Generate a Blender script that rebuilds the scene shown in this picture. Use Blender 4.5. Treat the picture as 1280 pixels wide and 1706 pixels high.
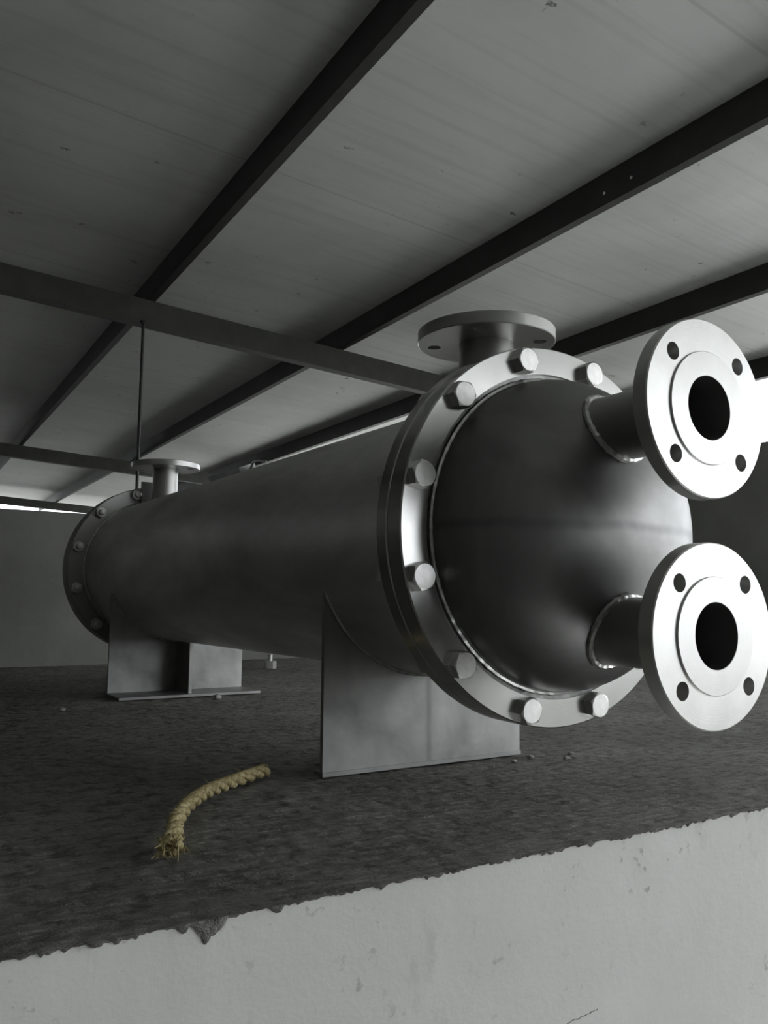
import bpy, bmesh, math, random
from mathutils import Vector, Matrix, noise
random.seed(7)
PI = math.pi
S = bpy.context.scene
for o in list(bpy.data.objects): bpy.data.objects.remove(o)

# ------------------------------------------------------------ camera
CX, CY, CZ = -0.7341, -0.7553, 0.2378
YAW, PITCH, ROLL, FPX = 0.5669, 0.1047, 0.0086, 1402.98
cd = bpy.data.cameras.new('camera'); cam = bpy.data.objects.new('camera', cd)
S.collection.objects.link(cam); S.camera = cam
cd.sensor_fit = 'VERTICAL'; cd.sensor_height = 24.0; cd.lens = 24.0 * FPX / 1706
cd.clip_start = 0.02; cd.clip_end = 200
F = Vector((math.sin(YAW)*math.cos(PITCH), math.cos(YAW)*math.cos(PITCH), math.sin(PITCH)))
R0 = Vector((math.cos(YAW), -math.sin(YAW), 0)); U0 = R0.cross(F)
R1_ = math.cos(ROLL)*R0 + math.sin(ROLL)*U0; U1_ = -math.sin(ROLL)*R0 + math.cos(ROLL)*U0
m = Matrix((R1_, U1_, -F)).transposed().to_4x4(); m.translation = (CX, CY, CZ)
cam.matrix_world = m

# ------------------------------------------------------------ sky and exposure
w = bpy.data.worlds.new('sky'); S.world = w; w.use_nodes = True
bg = w.node_tree.nodes['Background']
bg.inputs[0].default_value = (0.93, 0.96, 1.0, 1); bg.inputs[1].default_value = 3.7
sd = bpy.data.lights.new('sun', 'SUN'); sd.energy = 30; sd.angle = .01; sd.color = (.97, .99, 1)
sun = bpy.data.objects.new('sun', sd); S.collection.objects.link(sun)
SUN = Vector((-.35, .6, -2.0)); sun.rotation_euler = SUN.to_track_quat('-Z', 'Y').to_euler(); sun.location = (8, -6, 9)
S.view_settings.view_transform = 'Standard'; S.view_settings.look = 'None'
S.view_settings.exposure = 0.0; S.view_settings.gamma = 1.0; S.view_settings.use_curve_mapping = False

# ------------------------------------------------------------ helpers
WL = {}
def put(o, parent=None, loc=(0, 0, 0)):
    S.collection.objects.link(o); loc = Vector(loc); WL[o.name] = loc
    if parent is not None:
        o.parent = parent; o.location = loc - WL[parent.name]
    else: o.location = loc
    return o
def obj(name, bm, mat, parent=None, loc=(0, 0, 0), smooth=True, ang=35):
    bmesh.ops.recalc_face_normals(bm, faces=bm.faces)
    me = bpy.data.meshes.new(name); 
    if smooth:
        for f in bm.faces: f.smooth = True
        for e in bm.edges:
            if len(e.link_faces) == 2 and e.calc_face_angle(0) > math.radians(ang): e.smooth = False
    bm.to_mesh(me); bm.free(); me.materials.append(mat)
    return put(bpy.data.objects.new(name, me), parent, loc)
def thing(name, label, cat, loc=(0, 0, 0), group=None):
    o = bpy.data.objects.new(name, None); o.empty_display_size = .05; put(o, None, loc)
    o['label'] = label; o['category'] = cat
    if group: o['group'] = group
    return o
def tag(o, label, cat, group=None, kind=None):
    o['label'] = label; o['category'] = cat
    if group: o['group'] = group
    if kind: o['kind'] = kind
    return o
def struct(o, label=None):
    o['kind'] = 'structure'
    if label: o['label'] = label
    return o
def box(bm, x0, x1, y0, y1, z0, z1):
    v = [bm.verts.new((x, y, z)) for x in (x0, x1) for y in (y0, y1) for z in (z0, z1)]
    for f in ((0,1,3,2),(4,6,7,5),(0,4,5,1),(2,3,7,6),(0,2,6,4),(1,5,7,3)): bm.faces.new([v[i] for i in f])
    return v
def bevel(bm, w, seg=2):
    es = [e for e in bm.edges if len(e.link_faces) == 2 and e.calc_face_angle(0) > .5]
    bmesh.ops.bevel(bm, geom=es, offset=w, segments=seg, profile=.7, affect='EDGES')
def lathe(prof, axis='y', n=128, closed=True):
    """prof: list of (r, h) about the axis, h along it; a closed loop of points unless r==0 ends"""
    bm = bmesh.new(); rings = []
    for r, h in prof:
        if r < 1e-7:
            rings.append([bm.verts.new((0, h, 0) if axis == 'y' else (0, 0, h))])
        else:
            ring = []
            for i in range(n):
                a = 2*PI*i/n; c, s = r*math.cos(a), r*math.sin(a)
                ring.append(bm.verts.new((c, h, s) if axis == 'y' else (c, s, h)))
            rings.append(ring)
    k = len(rings); rng = range(k if closed else k-1)
    for j in rng:
        A, B = rings[j], rings[(j+1) % k]
        if len(A) == 1 and len(B) == 1: continue
        for i in range(n):
            i2 = (i+1) % n
            if len(A) == 1: bm.faces.new((A[0], B[i], B[i2]))
            elif len(B) == 1: bm.faces.new((A[i], A[i2], B[0]))
            else: bm.faces.new((A[i], A[i2], B[i2], B[i]))
    return bm
def tube(bm, pts, rad, n=10, cyc=False, cap=True, lump=0, seed=0):
    P = [Vector(p) for p in pts]; k = len(P); rings = []
    up = Vector((0, 0, 1))
    prevN = None
    for i, p in enumerate(P):
        a = P[(i-1) % k] if (cyc or i > 0) else p; b = P[(i+1) % k] if (cyc or i < k-1) else p
        t = (b-a).normalized()
        if prevN is None:
            N = t.orthogonal().normalized()
        else:
            N = (prevN - t*prevN.dot(t)).normalized()
        prevN = N; B = t.cross(N)
        r = rad[i] if isinstance(rad, (list, tuple)) else rad
        if lump: r = r*(1 + lump*noise.noise(p*160 + Vector((seed, 0, 0))) + lump*.7*math.sin(i*1.9))
        rings.append([bm.verts.new(p + N*math.cos(2*PI*q/n)*r + B*math.sin(2*PI*q/n)*r) for q in range(n)])
    for i in range(k if cyc else k-1):
        A, B = rings[i], rings[(i+1) % k]
        if cyc and i == k-1:
            # match twist
            best = min(range(n), key=lambda s: (A[0].co-B[s].co).length); B = B[best:]+B[:best]
        for q in range(n): bm.faces.new((A[q], A[(q+1) % n], B[(q+1) % n], B[q]))
    if not cyc and cap:
        bm.faces.new(rings[0]); bm.faces.new(rings[-1][::-1])
def cut(o, cutters):
    """subtract cylinders (list of bmesh in o's local space) from o, keep the mesh"""
    cb = []
    for bm in cutters:
        bmesh.ops.recalc_face_normals(bm, faces=bm.faces)
        me = bpy.data.meshes.new('c'); bm.to_mesh(me); bm.free()
        c = bpy.data.objects.new('c', me); S.collection.objects.link(c); cb.append(c)
        mo = o.modifiers.new('b', 'BOOLEAN'); mo.object = c; mo.operation = 'DIFFERENCE'; mo.solver = 'EXACT'
    save = o.parent, o.location.copy(); o.parent = None; o.location = (0, 0, 0)
    bpy.context.view_layer.update()
    dg = bpy.context.evaluated_depsgraph_get()
    me = bpy.data.meshes.new_from_object(o.evaluated_get(dg))
    o.modifiers.clear(); old = o.data; nm = old.name; o.data = me
    bpy.data.meshes.remove(old); me.name = nm
    o.parent, o.location = save
    for c in cb: bpy.data.objects.remove(c)
    bm = bmesh.new(); bm.from_mesh(me)
    for f in bm.faces: f.smooth = True
    for e in bm.edges: e.smooth = not (len(e.link_faces) == 2 and e.calc_face_angle(0) > math.radians(35))
    bm.to_mesh(me); bm.free()
def cyl(r, h0, h1, axis='y', n=40, c=(0, 0, 0)):
    bm = lathe([(0, h0), (r, h0), (r, h1), (0, h1)], axis, n, closed=False)
    bmesh.ops.translate(bm, verts=bm.verts, vec=c); return bm

# ------------------------------------------------------------ materials
class NT:
    def __init__(s, name):
        s.m = bpy.data.materials.new(name); s.m.use_nodes = True; s.t = s.m.node_tree
        s.b = s.t.nodes['Principled BSDF']; s.tc = s.t.nodes.new('ShaderNodeTexCoord')
    def n(s, typ, **k):
        x = s.t.nodes.new(typ)
        for a, v in k.items(): setattr(x, a, v)
        return x
    def l(s, a, b): s.t.links.new(a, b)
    def mapping(s, scale=(1, 1, 1), rot=(0, 0, 0), src='Object'):
        mp = s.n('ShaderNodeMapping'); mp.inputs['Scale'].default_value = scale; mp.inputs['Rotation'].default_value = rot
        s.l(s.tc.outputs[src], mp.inputs[0]); return mp.outputs[0]
    def noise(s, vec, scale, detail=6, rough=.6, dist=0):
        x = s.n('ShaderNodeTexNoise'); x.inputs['Scale'].default_value = scale; x.inputs['Detail'].default_value = detail
        x.inputs['Roughness'].default_value = rough; x.inputs['Distortion'].default_value = dist
        s.l(vec, x.inputs['Vector']); return x.outputs[0]
    def ramp(s, f, stops):
        x = s.n('ShaderNodeValToRGB'); e = x.color_ramp.elements
        while len(e) < len(stops): e.new(.5)
        for q, (p, c) in enumerate(stops):
            e[q].position = p; e[q].color = (c, c, c, 1) if isinstance(c, (int, float)) else (*c, 1)
        s.l(f, x.inputs[0]); return x.outputs[0]
    def mix(s, f, a, b, mode='MIX'):
        x = s.n('ShaderNodeMix', data_type='RGBA', blend_type=mode)
        for sock, v in ((x.inputs[0], f), (x.inputs[6], a), (x.inputs[7], b)):
            if isinstance(v, (int, float)): sock.default_value = v
            elif isinstance(v, tuple): sock.default_value = (*v, 1)
            else: s.l(v, sock)
        return x.outputs[2]
    def math(s, op, a, b=None, c=None):
        x = s.n('ShaderNodeMath', operation=op)
        for i, v in enumerate((a, b, c)):
            if v is None: continue
            if isinstance(v, (int, float)): x.inputs[i].default_value = v
            else: s.l(v, x.inputs[i])
        return x.outputs[0]
    def bump(s, h, strength, dist=.001, prev=None):
        x = s.n('ShaderNodeBump'); x.inputs['Strength'].default_value = strength; x.inputs['Distance'].default_value = dist
        s.l(h, x.inputs['Height'])
        if prev is not None: s.l(prev, x.inputs['Normal'])
        return x.outputs[0]
    def set(s, **k):
        for a, v in k.items():
            i = s.b.inputs[a.replace('_', ' ')]
            if isinstance(v, (int, float)): i.default_value = v
            elif isinstance(v, tuple): i.default_value = (*v, 1)
            else: s.l(v, i)
        return s.m

def steel(name, base=.5, rough=.38, var=.25, stretch=(1, 1, 1), tint=(1, 1, .97), metallic=1.0, scale=6, streak=0, seam=False):
    s = NT(name); v = s.mapping(stretch)
    a = s.noise(v, scale, 5, .6, .3); b = s.noise(v, scale*9, 3, .6)
    lo = tuple(base*(1-var)*t for t in tint); hi = tuple(min(1, base*(1+var*.6))*t for t in tint)
    c = s.ramp(a, [(.32, lo), (.68, hi)])
    r = s.ramp(a, [(.3, rough*1.15), (.7, rough*.88)])
    nb = s.bump(b, .06, .0006)
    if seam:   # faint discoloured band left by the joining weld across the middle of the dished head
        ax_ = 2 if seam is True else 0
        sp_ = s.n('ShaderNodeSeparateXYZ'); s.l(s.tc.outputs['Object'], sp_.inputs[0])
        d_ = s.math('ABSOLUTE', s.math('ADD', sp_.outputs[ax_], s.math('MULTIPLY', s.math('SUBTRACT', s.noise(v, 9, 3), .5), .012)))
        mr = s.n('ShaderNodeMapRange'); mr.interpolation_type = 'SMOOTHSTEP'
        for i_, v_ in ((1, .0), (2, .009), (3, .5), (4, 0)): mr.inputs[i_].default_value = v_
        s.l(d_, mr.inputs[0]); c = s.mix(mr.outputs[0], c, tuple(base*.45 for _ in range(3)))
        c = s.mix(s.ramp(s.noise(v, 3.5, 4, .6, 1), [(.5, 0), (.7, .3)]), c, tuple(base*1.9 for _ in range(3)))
    if streak:
        q = s.noise(s.mapping((stretch[0]*1, stretch[1]*1, 60)), 8, 2, .5); nb = s.bump(q, streak, .0003, nb)
    return s.set(Base_Color=c, Roughness=r, Metallic=metallic, Normal=nb)
M = {}
M['shell'] = steel('brushed_stainless_shell', .76, .46, .34, (1, .35, 1))
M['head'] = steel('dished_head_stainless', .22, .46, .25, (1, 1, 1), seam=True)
M['saddle'] = steel('mill_finish_plate', .34, .52, .22, (1, 1, 1), scale=9)
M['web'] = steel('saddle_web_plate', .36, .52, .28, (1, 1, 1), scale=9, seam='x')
M['bolt'] = steel('stainless_bolt', .62, .36, .18, scale=40)
M['weld'] = steel('weld_bead', .55, .33, .35, scale=120)
M['neck'] = steel('pipe_neck_stainless', .40, .40, .2)
def machined(name, axes, base=.8, rough=.34, rings=900, metallic=.9, face=0, bmp=.18, rv=.2):
    s = NT(name); sep = s.n('ShaderNodeSeparateXYZ'); s.l(s.tc.outputs['Object'], sep.inputs[0])
    a, b = sep.outputs[axes[0]], sep.outputs[axes[1]]
    rr = s.math('SQRT', s.math('ADD', s.math('MULTIPLY', a, a), s.math('MULTIPLY', b, b)))
    cx = s.n('ShaderNodeCombineXYZ'); s.l(rr, cx.inputs[0])
    nz = s.noise(cx.outputs[0], rings, 3, .7)
    big = s.noise(s.mapping((1, 1, 1)), 14, 5, .6, .5)
    c = s.ramp(big, [(.3, (base*.86, base*.86, base*.83)), (.7, (base, base, base*.975))])
    if face: c = s.mix(s.math('MULTIPLY', s.math('LESS_THAN', rr, face), .22), c, (.35, .35, .34))
    ro = s.ramp(nz, [(.35, rough*(1+rv)), (.65, rough*(1-rv))])
    return s.set(Base_Color=c, Roughness=ro, Metallic=metallic, Normal=s.bump(nz, bmp, .0004))
M['flange_y'] = machined('machined_flange_face', (0, 2), .66, .36, 700, face=.0583)
M['flange_z'] = machined('machined_flange_upright', (0, 1), .47)
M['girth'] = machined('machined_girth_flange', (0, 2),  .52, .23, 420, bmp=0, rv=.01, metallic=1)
M['girth_rear'] = machined('dull_shaded_girth_flange', (0, 2), .34, .42, 500)  # darker copy of the girth steel, shade at the rear put into its colour
M['ring'] = steel('dark_fillet_ring', .25, .42, .3, scale=60)
M['gasket'] = steel('dark_gasket', .04, .7, .1, metallic=0)

def paint_dark(name, col, rough=.55):
    s = NT(name); v = s.mapping((1, 1, 1)); a = s.noise(v, 12, 6, .65)
    return s.set(Base_Color=s.ramp(a, [(.35, tuple(c*.75 for c in col)), (.7, tuple(c*1.25 for c in col))]), Roughness=rough,
                 Normal=s.bump(s.noise(v, 180, 3), .2, .0008))
M['purlin'] = paint_dark('dark_primer_steel', (.034, .036, .032))
M['beam'] = paint_dark('olive_grey_primer', (.052, .054, .044))
M['pale_steel'] = steel('pale_zinc', .85, .4, .05)  # pale metal for the purlin's hole-light discs and the small fitting

# roof sheeting: white painted, fine ribs across the purlins, dust streaks, joints
s = NT('white_roof_sheet'); v = s.mapping((1, 1, 1))
sep = s.n('ShaderNodeSeparateXYZ'); s.l(v, sep.inputs[0]); Y = sep.outputs[1]
rib = s.math('SINE', s.math('MULTIPLY', Y, 2*PI/.055))
ribn = s.math('POWER', s.math('ABSOLUTE', rib), 8)
joint = s.math('LESS_THAN', s.math('ABSOLUTE', s.math('SUBTRACT', s.math('FRACT', s.math('MULTIPLY', s.math('ADD', Y, .33), 1/1.15)), .5)), .004)
st = s.noise(s.mapping((.9, 22, 1)), 1.6, 5, .6); bl = s.noise(v, 1.3, 5, .6, .4); sp = s.noise(v, 17, 4, .62)
sp2 = s.noise(v, 2.1, 2, .5)
c = s.ramp(bl, [(.3, (.52, .53, .51)), (.7, (.67, .68, .66))])
c = s.mix(s.ramp(st, [(.5, 0), (.75, .3)]), c, (.34, .34, .31))
c = s.mix(s.math('MULTIPLY', s.ramp(sp, [(.665, 0), (.71, 1)]), s.ramp(sp2, [(.46, 0), (.58, .8)])), c, (.06, .055, .045))
c = s.mix(s.math('MULTIPLY', joint, .2), c, (.12, .12, .11))
M['roof'] = s.set(Base_Color=c, Roughness=.5, Normal=s.bump(ribn, .25, .0012, s.bump(s.noise(v, 5, 3), .15, .01)))

# cement screed
s = NT('rough_cement_screed'); v = s.mapping((1, 1, 1))
a = s.noise(v, 3.2, 6, .65, .3); b = s.noise(v, 45, 6, .75); t = s.noise(s.mapping((9, 40, 9)), 2.2, 6, .7, 1.2)
sp = s.noise(v, 120, 2, .5)
c = s.ramp(a, [(.30, (.22, .215, .193)), (.70, (.43, .417, .38))])
c = s.mix(s.ramp(b, [(.37, .7), (.53, 0)]), c, (.06, .058, .05))
c = s.mix(s.ramp(sp, [(.68, 0), (.74, .55)]), c, (.36, .35, .32))
hh = s.math('ADD', s.math('MULTIPLY', b, .6), s.math('MULTIPLY', t, 1.0))
M['floor'] = s.set(Base_Color=c, Roughness=.88, Normal=s.bump(hh, 1.0, .018, s.bump(sp, .5, .003)))

# whitewashed plaster with dirt spots, a hairline crack
s = NT('white_plaster'); v = s.mapping((1, 1, 1)); sep = s.n('ShaderNodeSeparateXYZ'); s.l(v, sep.inputs[0])
a = s.noise(v, 4, 6, .6, .3); b = s.noise(v, 60, 5, .65); d = s.noise(v, 62, 4, .62); d2 = s.noise(v, 5.2, 3, .5)
c = s.ramp(a, [(.3, (.66, .66, .63)), (.7, (.77, .77, .745))])
c = s.mix(s.math('MULTIPLY', s.ramp(d, [(.62, 0), (.67, .75)]), s.ramp(d2, [(.47, 0), (.60, 1)])), c, (.25, .24, .21))
st = s.noise(s.mapping((11, 1, 4)), 1.5, 6, .75)
c = s.mix(s.ramp(st, [(.58, 0), (.72, .35)]), c, (.36, .36, .34))
wob = s.math('MULTIPLY', s.math('SUBTRACT', s.noise(v, 90, 3), .5), .009)
ln = s.math('ABSOLUTE', s.math('SUBTRACT', s.math('ADD', sep.outputs[2], wob), s.math('MULTIPLY_ADD', sep.outputs[0], .10, -.1592)))
crk = s.math('MULTIPLY', s.math('LESS_THAN', ln, .0006), s.math('LESS_THAN', s.math('ABSOLUTE', s.math('SUBTRACT', sep.outputs[0], -.095)), .022))
c = s.mix(s.math('MULTIPLY', crk, .85), c, (.05, .045, .04))
M['plaster'] = s.set(Base_Color=c, Roughness=.85, Normal=s.bump(b, .35, .0022, s.bump(a, .3, .01)))
s = NT('grey_render'); v = s.mapping((1, 1, 1))
M['render'] = s.set(Base_Color=s.ramp(s.noise(v, 2.5, 6, .6, .4), [(.3, (.20, .20, .185)), (.7, (.29, .29, .27))]), Roughness=.9, Normal=s.bump(s.noise(v, 30, 5), .4, .004))
s = NT('yard_concrete'); v = s.mapping((1, 1, 1))
M['yard'] = s.set(Base_Color=s.ramp(s.noise(v, .8, 6, .6), [(.3, (.38, .38, .38)), (.7, (.50, .50, .50))]), Roughness=.9)
s = NT('dark_light_cut'); M['light_cut'] = s.set(Base_Color=s.ramp(s.noise(s.mapping(), 1.5, 6), [(.3, (.13, .13, .125)), (.7, (.19, .19, .18))]), Roughness=.95)  # dark tone for unseen surfaces, chosen to cut bounced light
def fibre(name, c0, c1):
    s = NT(name); v = s.mapping((1, 1, 1))
    return s.set(Base_Color=s.ramp(s.noise(v, 220, 4, .6), [(.35, c0), (.65, c1)]), Roughness=.75, Normal=s.bump(s.noise(v, 900, 2), .5, .0008))
M['rope'] = fibre('yellow_hemp', (.26, .20, .07), (.62, .54, .30))
M['stone'] = fibre('pale_mortar', (.30, .29, .26), (.42, .41, .38))

# ------------------------------------------------------------ setting
ZK = 1.4292; RA, RB_, RS, RT, K = -.0486, .0048, .0353, .0268, 1.5
def rz(x, y): return ZK + RA*(x-CX) + RB_*(y-CY)
def purx(xk, y): return CX + K*(xk-CX+RS*CY) + RS*(y-CY)
YF = lambda x: -.124 - .0077*x
FW = 1.9
XL, XR, YB = -3.2, 2.8, 2.42

# slab top: rough screed with a ragged lip slopped over the plaster
bm = bmesh.new()
xs = []; x = XL
while x < XR:
    xs.append(x); x += .0025 if -.66 < x < .25 else .02
xs.append(XR)
ysteps = []; t = 0
while t < YB+.13:
    ysteps.append(t); t += .008 if t < .5 else .02
ysteps.append(YB+.124)
def drop(x):
    f = lambda k, q: noise.noise(Vector((x*k, q, .3)))
    d = .0045 + .0035*max(0, f(40, 3.1)) + .0022*f(150, 9.1) + .0015*f(420, 1.7) + random.uniform(-.0012, .0018)
    for c, wd, h in ((-.485, .011, .013), (-.505, .005, .005), (-.427, .005, .006), (-.33, .004, .004), (-.08, .003, .004)):
        d += h*math.exp(-((x-c)/wd)**2)*(1+.5*f(300, 5)+.3*f(700, 2))
    return max(.0015, d)
rows = []
rows.append([bm.verts.new((x, YF(x)+.003, -drop(x)-.001)) for x in xs])
rows.append([bm.verts.new((x, YF(x)-.0010, -drop(x))) for x in xs])
rows.append([bm.verts.new((x, YF(x)-.0035-.0015*noise.noise(Vector((x*90, 0, 0))), -.0035)) for x in xs])
for t in ysteps:
    r = []
    for x in xs:
        y = YF(x)+t if t < .5 else YF(0)+t
        amp = min(1, .3+t*8)
        h = (.0022*noise.noise(Vector((x*14, y*30, 0))) + .0016*noise.noise(Vector((x*60, y*90, 2))) + .0008*noise.noise(Vector((x*140, y*160, 5))))*amp
        r.append(bm.verts.new((x, y, h-.0028)))
    rows.append(r)
for A, B in zip(rows, rows[1:]):
    for i in range(len(xs)-1): bm.faces.new((A[i], A[i+1], B[i+1], B[i]))
L1 = [bm.verts.new((x, YF(x)+.003, -.08)) for x in xs]; L2 = [bm.verts.new((x, YF(0)+ysteps[-1], -.08)) for x in xs]
for i in range(len(xs)-1):
    bm.faces.new((L1[i], L1[i+1], rows[0][i+1], rows[0][i])); bm.faces.new((L2[i+1], L2[i], rows[-1][i], rows[-1][i+1])); bm.faces.new((L1[i+1], L1[i], L2[i], L2[i+1]))
struct(obj('floor', bm, M['floor'], smooth=True, ang=70), 'dark rough cement screed platform the heat exchanger stands on')

bm = bmesh.new()
v = [bm.verts.new(p) for p in ((XL, YF(XL)+.001, -1.7), (XR, YF(XR)+.001, -1.7), (XR, YF(XR)+.001, -.0045), (XL, YF(XL)+.001, -.0045),
     (XL, .0, -1.7), (XR, .0, -1.7), (XR, .0, -.07), (XL, .0, -.07))]
for f in ((0,1,2,3), (5,4,7,6), (3,2,6,7), (0,4,5,1), (0,3,7,4), (1,5,6,2)): bm.faces.new([v[i] for i in f])
struct(obj('wall_front', bm, M['plaster'], smooth=False), 'whitewashed plaster face below the cement platform edge')
bm = bmesh.new(); box(bm, XL, XR, YB, YB+.2, -.08, .545); bevel(bm, .006)
struct(obj('wall_back', bm, M['render']), 'low grey wall behind the heat exchanger')
bm = bmesh.new(); box(bm, XR, XR+.2, .85, YB+.2, -1.7, .98); bevel(bm, .006)
struct(obj('wall_right', bm, M['render']), 'grey wall at the right below the bright opening')
bm = bmesh.new(); box(bm, XR, XR+.2, -4.2, .85, -1.7, -.6); bevel(bm, .006)  # unseen wall kept low so daylight reaches the right-hand ceiling
struct(obj('wall_right', bm, M['render']), 'unseen front right wall, kept low to let daylight in')
bm = bmesh.new(); box(bm, XL, 2.79, 11.3, 11.5, -1.7, .75)  # added out of view to hold back daylight on the rear roof
struct(obj('wall_back', bm, M['render'], smooth=False), 'unseen far wall added beyond the platform to dim the rear roof')
bm = bmesh.new(); box(bm, XL-.2, XL, -4.2, 11.2, -1.7, 2.6)
struct(obj('wall_left', bm, M['light_cut'], smooth=False), 'wall closing the left side of the shed')
bm = bmesh.new(); box(bm, XL, FW, -4.2, -4.0, -1.7, 3.2)  # unseen wall added to close off front daylight left of the opening
struct(obj('wall_front', bm, M['light_cut'], smooth=False), 'unseen dark wall added behind the viewer to block front daylight')
bm = bmesh.new(); box(bm, FW, 9, -4.2, -4.0, -1.7, .0)  # unseen dark wall added for darker reflections low on the flanges
struct(obj('wall_front', bm, M['light_cut'], smooth=False), 'unseen low dark wall added behind the viewer to darken flange reflections')
bm = bmesh.new(); box(bm, -8, 7.5, -10, 14, -1.8, -1.7)
struct(obj('floor', bm, M['yard'], smooth=False), 'yard level below the platform')

bm = bmesh.new(); box(bm, -8, 7.5, 2.7, 14, -1.7, -1.68)  # dark sheet added over the yard to weaken bounce onto the rear roof
struct(obj('floor', bm, M['light_cut'], smooth=False), 'dark ground sheet added beyond the low wall to cut bounced light')
bm = bmesh.new(); box(bm, XR, XR+.2, YB+.2, 11.5, -1.7, .35)  # unseen wall added to reduce side light behind the vessel
struct(obj('wall_right', bm, M['render'], smooth=False), 'unseen far right wall added to cut daylight at the rear')
bm = bmesh.new(); box(bm, XL, .6, -4.0, -.2, -1.7, -1.68)  # dark sheet added to lessen bounce onto the front left ceiling
struct(obj('floor', bm, M['light_cut'], smooth=False), 'dark ground sheet added in front of the platform to cut bounced light')
bm = bmesh.new(); box(bm, -60, 60, -60, 60, -1.9, -1.801)  # added wide dark plane, blocks sky light from below the horizon
struct(obj('floor', bm, M['light_cut'], smooth=False), 'dark ground added around the building to cut light from below the horizon')
# roof sheet
def rot_obj(bm):   # mesh laid out along the roof's own axes so the ribs run across the purlins
    return bm
X0, X1, Y0, Y1 = XL+.001, 3.25, -2.9, 11.2
ROOT = Vector((CX, CY, 0))
def roofpt(x, y, dz): return Vector((x, y, rz(x, y)+dz))
bm = bmesh.new(); c8 = []
for dz in (.094, .134):
    for x, y in ((X0, Y0), (X1, Y0), (X1, Y1), (X0, Y1)):
        yy = y + RT*(x-CX); c8.append(bm.verts.new(roofpt(x, yy, dz)))
for f in ((0,1,2,3), (7,6,5,4), (0,4,5,1), (1,5,6,2), (2,6,7,3), (3,7,4,0)): bm.faces.new([c8[i] for i in f])
bmesh.ops.rotate(bm, verts=bm.verts, cent=(0, 0, 0), matrix=Matrix.Rotation(-RT, 3, 'Z'))
lb = bmesh.new(); c9 = []  # extra unseen roof piece, added to shut the front left light gap
for dz in (.094, .134):
    for x, y in ((XL+.001, -3.99), (.5, -3.99), (.5, -2.9), (XL+.001, -2.9)): c9.append(lb.verts.new(roofpt(x, y, dz)))
for f in ((0,1,2,3), (7,6,5,4), (0,4,5,1), (1,5,6,2), (2,6,7,3), (3,7,4,0)): lb.faces.new([c9[i] for i in f])
struct(obj('ceiling', lb, M['roof'], smooth=False), 'unseen roof piece added over the front left corner to block daylight')
roof = obj('ceiling', bm, M['roof'], smooth=False); roof.rotation_euler.z = RT
struct(roof, 'white ribbed roof sheeting on dark purlins')

# purlins: 80 mm deep, 26 mm wide, right on top of the cross beams, under the sheet
def purlin(xk, label, discs=()):
    bm = bmesh.new(); vs = []
    W_, H_ = .027, .094
    ya, yb = -2.85, 11.1
    sec = [(-W_, 0), (0, 0), (0, .006), (-W_+.005, .006), (-W_+.005, H_-.006), (0, H_-.006), (0, H_), (-W_, H_)]   # channel section
    A = []; B = []
    for y, Lr in ((ya, A), (yb, B)):
        for dx, dz in sec:
            x = purx(xk, y)+dx; Lr.append(bm.verts.new((x, y, rz(x, y)+dz)))
    n = len(sec)
    for i in range(n): bm.faces.new((A[i], A[(i+1) % n], B[(i+1) % n], B[i]))
    bm.faces.new(A); bm.faces.new(B[::-1])
    xc = purx(xk, 2)
    t = thing('roof_purlin', label, 'roof beam', (xc, 2.0, rz(xc, 2)), 'dark channel purlins under the roof sheets')
    bmesh.ops.translate(bm, verts=bm.verts, vec=-WL[t.name])
    obj('channel', bm, M['purlin'], t, WL[t.name], smooth=False)
    for (y, dz) in discs:
        x = purx(xk, y)-W_
        sb = lathe([(0, -.003), (.0028, -.0028), (.0045, -.001), (.0045, .001), (0, .001)], 'z', 12, closed=False)
        bmesh.ops.rotate(sb, verts=sb.verts, cent=(0, 0, 0), matrix=Matrix.Rotation(PI/2, 3, 'Y'))
        obj('pale_steel', sb, M['pale_steel'], t, (x, y, rz(x, y)+dz))  # pale disc standing in for light seen through a bolt hole
purlin(-1.296, 'dark roof purlin closest to the left wall')
purlin(-.72, 'dark roof purlin straight above the viewer')
purlin(-.144, 'dark roof purlin crossing the upper left, meeting the cross beam near the thin rod')
purlin(.432, 'dark roof purlin with two small pale discs for light showing through bolt holes', [(.83, .035), (.73, .037)])
purlin(1.007, 'dark roof purlin running behind the round nozzle on top of the vessel')
purlin(1.583, 'dark roof purlin farthest right, beside the bright opening')

def beam(yk, label, h=.10, d=.05):
    bm = bmesh.new(); A = []; B = []
    for x, Lr in ((XL, A), (3.2, B)):
        yc = CY + K*(yk-CY) + RT*(x-CX)
        for dy, dz in ((0, -h), (0, 0), (d, 0), (d, -h), (d-.004, -h+.0), (.045 if d > .045 else d/2, -h)):
            Lr.append(bm.verts.new((x, yc+dy, rz(x, yc)+dz-.0005)))
    for Lr in (A, B):
        for q in Lr[4:]: bm.verts.remove(q)
        del Lr[4:]
    for i in range(4): bm.faces.new((A[i], A[(i+1) % 4], B[(i+1) % 4], B[i]))
    bm.faces.new(A); bm.faces.new(B[::-1]); bevel(bm, .004)
    yc = CY + K*(yk-CY); l = Vector((0, yc, rz(0, yc)-h))
    bmesh.ops.translate(bm, verts=bm.verts, vec=-l)
    tag(obj('cross_beam', bm, M['beam'], None, l), label, 'beam', 'grey steel beams carrying the purlins')
beam(1.355, 'olive grey steel cross beam from which the thin rod hangs')
beam(3.856, 'dark steel cross beam seen beyond the rear round nozzle')
beam(6.281, 'dark steel cross beam at the far end of the roof, above low wall', .09, .05)

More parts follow.
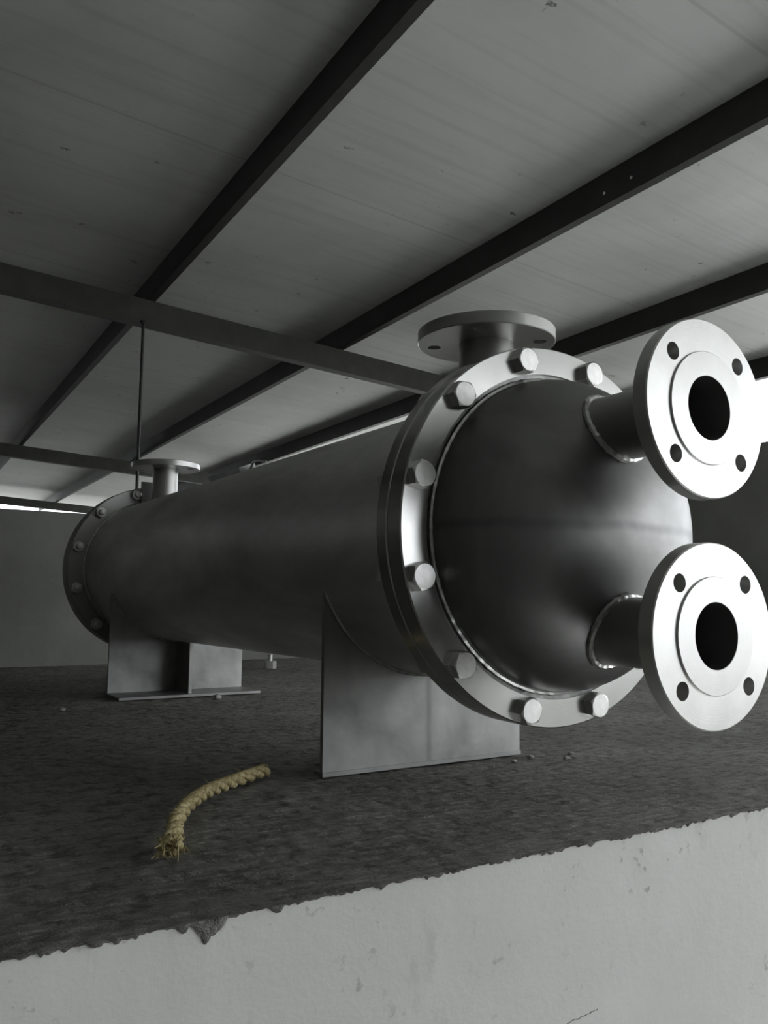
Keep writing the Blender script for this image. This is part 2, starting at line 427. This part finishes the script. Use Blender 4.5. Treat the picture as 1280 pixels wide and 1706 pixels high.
# thin hanger rod
xr, yr = .1695, 2.40
bm = bmesh.new(); tube(bm, [(0, 0, 0), (0, 0, rz(xr, yr)-.1)], .0062, 10)
rod = thing('hanging_rod', 'thin dark vertical rod between the cross beam and platform behind the vessel', 'rod', (xr, yr, 0))
obj('rod', bm, M['purlin'], rod, (xr, yr, 0))
bm = bmesh.new(); tube(bm, [(0, 0, rz(xr, yr)-.1-.012), (0, 0, rz(xr, yr)-.1)], .011, 6)
obj('nut', bm, M['purlin'], rod, (xr, yr, 0))

# ------------------------------------------------------------ heat exchanger
ZC, RF, RSH, RBLT = .3202, .2325, .189, .2155
hx = thing('heat_exchanger', 'horizontal stainless steel shell heat exchanger with bolted flanges on two saddles', 'heat exchanger', (0, .82, 0))
YR = 1.6174
# shell
bm = lathe([(RSH, .03-.8), (RSH, YR+.02-.8), (RSH-.006, YR+.02-.8), (RSH-.006, .03-.8)], 'y', 160)
shell = obj('shell', bm, M['shell'], hx, (0, .8, ZC))
# longitudinal seam weld (underside left)
# front flange pair
def ring(y0, y1, ri, ro, ch=.0015):
    return lathe([(ri, y0), (ro-ch, y0), (ro, y0+ch), (ro, y1-ch), (ro-ch, y1), (ri, y1)], 'y', 192)
obj('girth_flange', ring(-.0135, .0135, .1990, RF), M['girth'], hx, (0, .0135, ZC))
obj('girth_flange', ring(-.0105, .0105, RSH-.001, RF-.0005), M['girth'], hx, (0, .0400, ZC))
obj('gasket', ring(-.0014, .0014, .19, RF-.007, .0003), M['gasket'], hx, (0, .0282, ZC))
# step ring between flange bore and head
obj('backing_ring', ring(-.009, .009, RSH-.004, .1992, .0003), M['ring'], hx, (0, .0128, ZC))
# rear flange pair
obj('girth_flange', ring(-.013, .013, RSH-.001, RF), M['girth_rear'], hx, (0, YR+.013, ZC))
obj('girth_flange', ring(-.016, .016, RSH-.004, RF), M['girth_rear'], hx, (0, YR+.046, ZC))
obj('gasket', ring(-.0018, .0018, .19, RF-.006, .0003), M['gasket'], hx, (0, YR+.028, ZC))

# heads
HS, HD, HR = .012, .120, RSH
def headprof(sgn, th=.006):
    P = [(HR, 0), (HR, sgn*HS)]
    for i in range(1, 40):
        a = PI/2*i/40; P.append((HR*math.cos(a), sgn*(HS+HD*math.sin(a))))
    P.append((0, sgn*(HS+HD)))
    Q = [(0, sgn*(HS+HD-th))]
    for i in range(39, 0, -1):
        a = PI/2*i/40; Q.append(((HR-th)*math.cos(a), sgn*(HS+(HD-th)*math.sin(a))))
    Q += [(HR-th, sgn*HS), (HR-th, 0)]
    return P, Q
def head(sgn, y):
    P, Q = headprof(sgn); prof = P+Q
    bm = bmesh.new(); n = 160; rings = []
    for r, h in prof:
        rings.append([bm.verts.new((0, h, 0))] if r < 1e-7 else [bm.verts.new((r*math.cos(2*PI*i/n), h, r*math.sin(2*PI*i/n))) for i in range(n)])
    k = len(rings)
    for j in range(k):
        A, B = rings[j], rings[(j+1) % k]
        if len(A) == 1 and len(B) == 1: continue
        for i in range(n):
            i2 = (i+1) % n
            if len(A) == 1: bm.faces.new((A[0], B[i], B[i2]))
            elif len(B) == 1: bm.faces.new((A[i], A[i2], B[0]))
            else: bm.faces.new((A[i], A[i2], B[i2], B[i]))
    return obj('dished_head', bm, M['head'], hx, (0, y, ZC), ang=50)
hd = head(-1, .004)
NZ, NL, NR, NB, XN = .1144, .2262, .038, .033, -.0073
cut(hd, [cyl(NB, -.3, .05, 'y', 48, (XN, 0, s_*NZ)) for s_ in (1, -1)])
hd.data.materials.clear(); hd.data.materials.append(M['head'])
head(1, YR+.06)

def lumpy(pts, rad, loc, parent, seed=0, n=8):
    bm = bmesh.new(); tube(bm, [Vector(p)-Vector(loc) for p in pts], rad, n, cyc=True, lump=.16, seed=seed)
    return obj('weld_bead', bm, M['weld'], parent, loc)
# weld around the head base
pts = [(.1905*math.cos(a), .0025, ZC+.1905*math.sin(a)) for a in [2*PI*i/260 for i in range(260)]]
lumpy(pts, .0038, (0, 0, ZC), hx)
# seam on the shell next to the rear flange, and behind the front flange
for yy in (.052, YR-.002):
    pts = [((RSH+.001)*math.cos(a), yy, ZC+(RSH+.001)*math.sin(a)) for a in [2*PI*i/260 for i in range(260)]]
    lumpy(pts, .0035, (0, yy, ZC), hx, 3)

# front nozzles
def headY(x, z): return .004-HS-HD*math.sqrt(max(0, 1-(x*x+z*z)/HR**2))
def pipe_flange(parent, loc, axis, R, rf, rb, t, hole, hr, mat, face):
    """face = -1: raised face towards -axis, +1: towards +axis; loc is the raised face's centre"""
    g = face; tf = .0022
    prof = [(rb, 0), (rf-.0006, 0), (rf, -g*.0006), (rf, -g*tf), (R-.0012, -g*tf), (R, -g*(tf+.0012)), (R, -g*(t-.001)), (R-.001, -g*t), (rb, -g*t)]
    o = obj('nozzle_flange', lathe(prof, axis, 128), mat, parent, loc)
    cs = []
    for q in range(4):
        a = PI/4+q*PI/2; p = (hole*math.cos(a), 0, hole*math.sin(a)) if axis == 'y' else (hole*math.cos(a), hole*math.sin(a), 0)
        cs.append(cyl(hr, -.05, .05, axis, 36, p))
    cut(o, cs); o.data.materials.clear(); o.data.materials.append(mat)
    return o
for s_ in (1, -1):
    z = ZC+s_*NZ
    yb = headY(XN, s_*NZ)+.022
    prof = [(NR, -NL+.006), (NR, yb), (NB+.0002, yb), (NB+.0002, -NL+.0005), (NR-.001, -NL+.0005)]
    nz = obj('nozzle', lathe([(r, h+NL) for r, h in prof], 'y', 72), M['neck'], hx, (XN, -NL, z))
    pipe_flange(nz, (XN, -NL, z), 'y', .0925, .0585, NB+.0004, .0195, .0725, .0092, M['flange_y'], -1)
    pts = []
    for i in range(90):
        a = 2*PI*i/90; X = XN+(NR+.001)*math.cos(a); Z = s_*NZ+(NR+.001)*math.sin(a)
        pts.append((X, headY(X, Z)-.0015, ZC+Z))
    lumpy(pts, .0042, (XN, -NL+.1, z), nz, 11*s_)
    pts = [(XN+(NR+.0012)*math.cos(a), -NL+.0205, z+(NR+.0012)*math.sin(a)) for a in [2*PI*i/80 for i in range(80)]]
    lumpy(pts, .0028, (XN, -NL+.02, z), nz, 5)
# top nozzles
for (yy, zt, R, t, nr) in ((.1355, .6135, .0954, .019, .038), (1.5555-.02, .6136, .0933, .0175, .034)):
    zb = ZC+math.sqrt(RSH**2-nr**2)-.012
    prof = [(nr, zb-zt), (nr, -.006), (nr-.001, -.0005), (nr-.005, -.0005), (nr-.005, zb-zt)]
    nz = obj('nozzle', lathe(prof, 'z', 72), M['neck'], hx, (0, yy, zt))
    pipe_flange(nz, (0, yy, zt), 'z', R, .061, nr-.0045, t, .0735, .0092, M['flange_z'], 1)
    pts = []
    for i in range(90):
        a = 2*PI*i/90; X = (nr+.001)*math.cos(a); pts.append((X, yy+(nr+.001)*math.sin(a), ZC+math.sqrt(RSH**2-X*X)+.0015))
    lumpy(pts, .0036, (0, yy, .52), nz, 2)

# bolts
def hexprism(af, h0, h1, cham=.12, sgn=1):
    """hexagon along y from h0 (seat) to h1 (free end), free end chamfered to a circle"""
    rc = af/math.sqrt(3); bm = bmesh.new(); n = 48
    def hexr(a): 
        q = (a+PI/6) % (PI/3) - PI/6
        return (af/2)/math.cos(q)
    d = h1-h0
    base = [bm.verts.new((hexr(2*PI*i/n)*math.cos(2*PI*i/n), h0, hexr(2*PI*i/n)*math.sin(2*PI*i/n))) for i in range(n)]
    mid = []; top = []
    rt = af/2*.95
    for i in range(n):
        a = 2*PI*i/n; rh = hexr(a); drop_ = (rh-rt)*.55
        mid.append(bm.verts.new((rh*math.cos(a), h1-math.copysign(drop_, d), rh*math.sin(a))))
        top.append(bm.verts.new((rt*math.cos(a), h1, rt*math.sin(a))))
    for A, B in ((base, mid), (mid, top)):
        for i in range(n): bm.faces.new((A[i], A[(i+1) % n], B[(i+1) % n], B[i]))
    bm.faces.new(top); bm.faces.new(base[::-1])
    return bm
def stud(r, h0, h1):
    P = [(0, h0)]; h = h0; d = math.copysign(1, h1-h0)
    P.append((r*.8, h0)); k = 0
    while abs(h1-h) > .0012:
        h += d*.0010; k += 1; P.append((r*(1 if k % 2 else .88), h))
    P.append((r*.75, h1)); P.append((0, h1))
    return lathe(P, 'y', 20, closed=False)
for k_ in range(12):
    a = math.radians(15+30*k_); x, z = RBLT*math.cos(a), ZC+RBLT*math.sin(a); rot = random.uniform(0, PI/3)
    R_ = Matrix.Rotation(rot, 3, 'Y')
    bm = hexprism(.0285, .0, -.0130); bmesh.ops.rotate(bm, verts=bm.verts, cent=(0, 0, 0), matrix=R_)
    b2 = cyl(.0085, .0, .072, 'y', 20); me = bpy.data.meshes.new('t'); b2.to_mesh(me); b2.free(); bm.from_mesh(me); bpy.data.meshes.remove(me)
    bo = obj('bolt', bm, M['bolt'], hx, (x, 0, z), ang=14)
    bm = hexprism(.027, .0, .014); bmesh.ops.rotate(bm, verts=bm.verts, cent=(0, 0, 0), matrix=R_)
    obj('nut', bm, M['bolt'], bo, (x, .0506, z), ang=14)
    # rear studs with nuts on both sides
    bm = stud(.0085, -.026, .088)
    bo = obj('stud', bm, M['bolt'], hx, (x, YR, z))
    bm = hexprism(.027, 0, -.014); obj('nut', bm, M['bolt'], bo, (x, YR, z), ang=14)
    bm = hexprism(.027, 0, .014); obj('nut', bm, M['bolt'], bo, (x, YR+.062, z))

# saddles: web cut to the shell, base plate, centre rib
def saddle(y, rib, label):
    WS, r = .1755, RSH+.0005; e = Vector((0, y, 0))
    bm = bmesh.new(); n = 60; A = []; 
    a0 = math.asin(WS/r) if WS < r else PI/2
    for yy in (0, .008):
        row = [(-WS, .0055)]
        for i in range(n+1):
            a = -a0 + 2*a0*i/n; row.append((r*math.sin(a), ZC-r*math.cos(a)))
        row.append((WS, .0055)); A.append([(x, yy, z) for x, z in row])
    V = [[bm.verts.new(p) for p in row] for row in A]
    # quads between arc and bottom line
    for vi, row in enumerate(V):
        bots = [row[0]]+[bm.verts.new((row[1+i].co.x, row[1].co.y, .0055)) for i in range(1, n)]+[row[-1]]
        V[vi] = (row[1:-1], bots)
        for i in range(n): bm.faces.new((bots[i], bots[i+1], row[2+i], row[1+i]))
    for q in (0, 1):
        P, Q = V[0][q], V[1][q]
        for i in range(n): bm.faces.new((P[i], P[i+1], Q[i+1], Q[i]))
    for i in (0, -1): bm.faces.new((V[0][1][i], V[0][0][i], V[1][0][i], V[1][1][i]))
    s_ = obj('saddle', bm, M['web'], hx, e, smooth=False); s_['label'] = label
    s_.name
    bm = bmesh.new()
    y0, y1 = (.0, .022) if rib > 0 else (-.115, .012)
    box(bm, -.1762-.003*(rib < 0), .1762+.003*(rib < 0), y0-.002, y1, 0, .006); bevel(bm, .0008, 1)
    obj('base_plate', bm, M['saddle'], s_, e)
    bm = bmesh.new(); zt = ZC-RSH
    if rib > 0: box(bm, -.004, .004, .0079, .105, .0055, zt)
    else: box(bm, -.004, .004, -.095, .0001, .0055, zt)
    obj('rib', bm, M['saddle'], s_, e, smooth=False)
    # fillet weld where the web meets the shell
    bm = bmesh.new()
    tube(bm, [((r+.0005)*math.sin(a), -.001, ZC-(r+.0005)*math.cos(a)) for a in [-a0+2*a0*i/120 for i in range(121)]], .0028, 8, lump=.15)
    obj('weld_bead', bm, M['weld'], s_, e)
saddle(.271, 1, 'front saddle support plate under the vessel')
saddle(1.377, -1, 'rear saddle support plate with a rib facing forward')

# small lug on the rear flange and low pad on the shell's crown
bm = bmesh.new(); box(bm, -.018, .018, -.004, .004, -.005, .062); bevel(bm, .0012)
obj('lifting_lug', bm, M['saddle'], hx, (-.030, YR-.02, .503))
ta = math.radians(-21); rm = Matrix.Rotation(ta, 3, 'Y'); nrm = Vector((math.sin(ta), 0, math.cos(ta)))
bm = bmesh.new(); box(bm, -.018, .018, -.085, .085, -.004, .0095); bevel(bm, .004, 3)
bmesh.ops.rotate(bm, verts=bm.verts, cent=(0, 0, 0), matrix=rm)
obj('mounting_pad', bm, M['saddle'], hx, Vector((0, .885, ZC))+nrm*RSH)
bm = bmesh.new(); tube(bm, [(0, -.045, .003), (0, -.012, .0105), (0, .012, .011), (0, .036, -.002)], .0024, 8)
bmesh.ops.rotate(bm, verts=bm.verts, cent=(0, 0, 0), matrix=rm)
obj('wire_loop', bm, M['bolt'], hx, Vector((0, .755, ZC))+nrm*RSH)

# ------------------------------------------------------------ rope piece
rp = thing('rope_piece', 'short frayed piece of twisted yellowish rope lying on the dark cement', 'rope', (-.35, .2, 0))
path = [(-.466, .028), (-.450, .066), (-.431, .113), (-.405, .160), (-.377, .198), (-.350, .226), (-.318, .252), (-.280, .283), (-.243, .311)]
def cr(t):
    n = len(path)-1; i = min(int(t*n), n-1); u = t*n-i
    g = lambda j: Vector(path[max(0, min(n, j))]+(0,))
    a, b, c, d = g(i-1), g(i), g(i+1), g(i+2)
    return .5*((2*b)+(-a+c)*u+(2*a-5*b+4*c-d)*u*u+(-a+3*b-3*c+d)*u**3)
RS_, RO = .0045, .0044
for k_ in range(3):
    pts = []; rad = []
    for i in range(241):
        t = i/240; p = cr(t); q = cr(min(1, t+.004))-cr(max(0, t-.004)); q.normalize(); side = Vector((-q.y, q.x, 0)); up = Vector((0, 0, 1))
        a = t*2*PI*5.6 + k_*2*PI/3; spread = 1+1.1*max(0, 1-t/.16)**1.5 + .4*max(0, (t-.93)/.07)
        zc = .0092+.003*math.sin(t*PI)
        pts.append(p + side*math.cos(a)*RO*spread + up*(zc+math.sin(a)*RO*min(spread, 1.0))); rad.append(RS_*(1+.08*noise.noise(p*90))*(1-.25*max(0, 1-t/.08)))
    bm = bmesh.new(); tube(bm, [v_-WL[rp.name] for v_ in pts], rad, 12)
    obj('strand', bm, M['rope'], rp, WL[rp.name])
for t0, dirn, cnt in ((0, -1, 46), (1, 1, 26)):
    bm = bmesh.new(); p = cr(t0); q = (cr(.02)-cr(0) if t0 == 0 else cr(1)-cr(.98)).normalized()*dirn
    if t0 == 0: q = -(cr(.02)-cr(0)).normalized()
    side = Vector((-q.y, q.x, 0))
    for i in range(cnt):
        s0 = random.uniform(-1, 1)*(.012 if t0 == 0 else .008); st = p + side*s0 - q*random.uniform(0, .02 if t0 == 0 else .008) + Vector((0, 0, random.uniform(.003, .019)))
        L_ = random.uniform(.008, .022) if t0 == 0 else random.uniform(.002, .008); d = (q + side*random.uniform(-.9, .9) + Vector((0, 0, random.uniform(-.5, .35)))).normalized()
        e = st + d*L_; e.z = max(.0012, e.z - .003); mpt = (st+e)/2 + Vector((0, 0, random.uniform(-.001, .002))); mpt.z = max(.0014, mpt.z)
        tube(bm, [st-WL[rp.name], mpt-WL[rp.name], e-WL[rp.name]], [.0009, .0008, .0004], 5)
    obj('frayed_end', bm, M['rope'], rp, WL[rp.name])
bm = bmesh.new()
for i in range(40):
    t = random.random(); p = cr(t)+Vector((random.uniform(-.006, .006), random.uniform(-.006, .006), random.uniform(.01, .022)))
    d = Vector((random.uniform(-1, 1), random.uniform(-1, 1), random.uniform(0, .8))).normalized()*random.uniform(.004, .012)
    tube(bm, [p-WL[rp.name], p+d*.6-WL[rp.name], p+d+Vector((0, 0, -.001))-WL[rp.name]], [.0005, .0004, .0002], 4)
fz = obj('fuzz', bm, M['rope'], rp, WL[rp.name]); fz['kind'] = 'stuff'

# ------------------------------------------------------------ small fitting, crumbs
ft = thing('pipe_fitting', 'small pale steel fitting with a threaded stub standing behind the vessel near low wall', 'fitting', (.534, 1.968, 0))
bm = hexprism(.038, .0, .026); bmesh.ops.rotate(bm, verts=bm.verts, cent=(0, 0, 0), matrix=Matrix.Rotation(PI/2, 3, 'X'))
obj('hex_body', bm, M['pale_steel'], ft, (.534, 1.968, -.001))
bm = stud(.0085, 0, .024); bmesh.ops.rotate(bm, verts=bm.verts, cent=(0, 0, 0), matrix=Matrix.Rotation(PI/2, 3, 'X'))
obj('threaded_stub', bm, M['pale_steel'], ft, (.534, 1.968, .024))
def crumb(x, y, r, label, seed, name='mortar_crumb'):
    bm = bmesh.new(); bmesh.ops.create_icosphere(bm, subdivisions=3, radius=r)
    for v_ in bm.verts:
        v_.co *= 1+.45*noise.noise(v_.co*(1.1/r)+Vector((seed*7, 0, 0))); v_.co.z *= .62; v_.co.x *= 1.15
    zmin = min(v_.co.z for v_ in bm.verts)
    tag(obj(name, bm, M['stone'], None, (x, y, -zmin-.003), ang=60), label, 'debris', 'loose bits on the cement')
crumb(.038, 1.200, .010, 'pale mortar crumb lying against the rear saddle base plate', 1)
crumb(-.329, 1.152, .007, 'small pale crumb alone on the cement at far left', 2)
crumb(.172, .243, .005, 'small grey crumb just in front of the front saddle right end', 3)
crumb(.130, .232, .004, 'tiny pale crumb at the foot of the front saddle plate', 4)
crumb(.212, .205, .0055, 'dark grey crumb right of the front saddle on the cement', 5)
crumb(.25, .235, .0045, 'small crumb farthest right of the front saddle', 6)
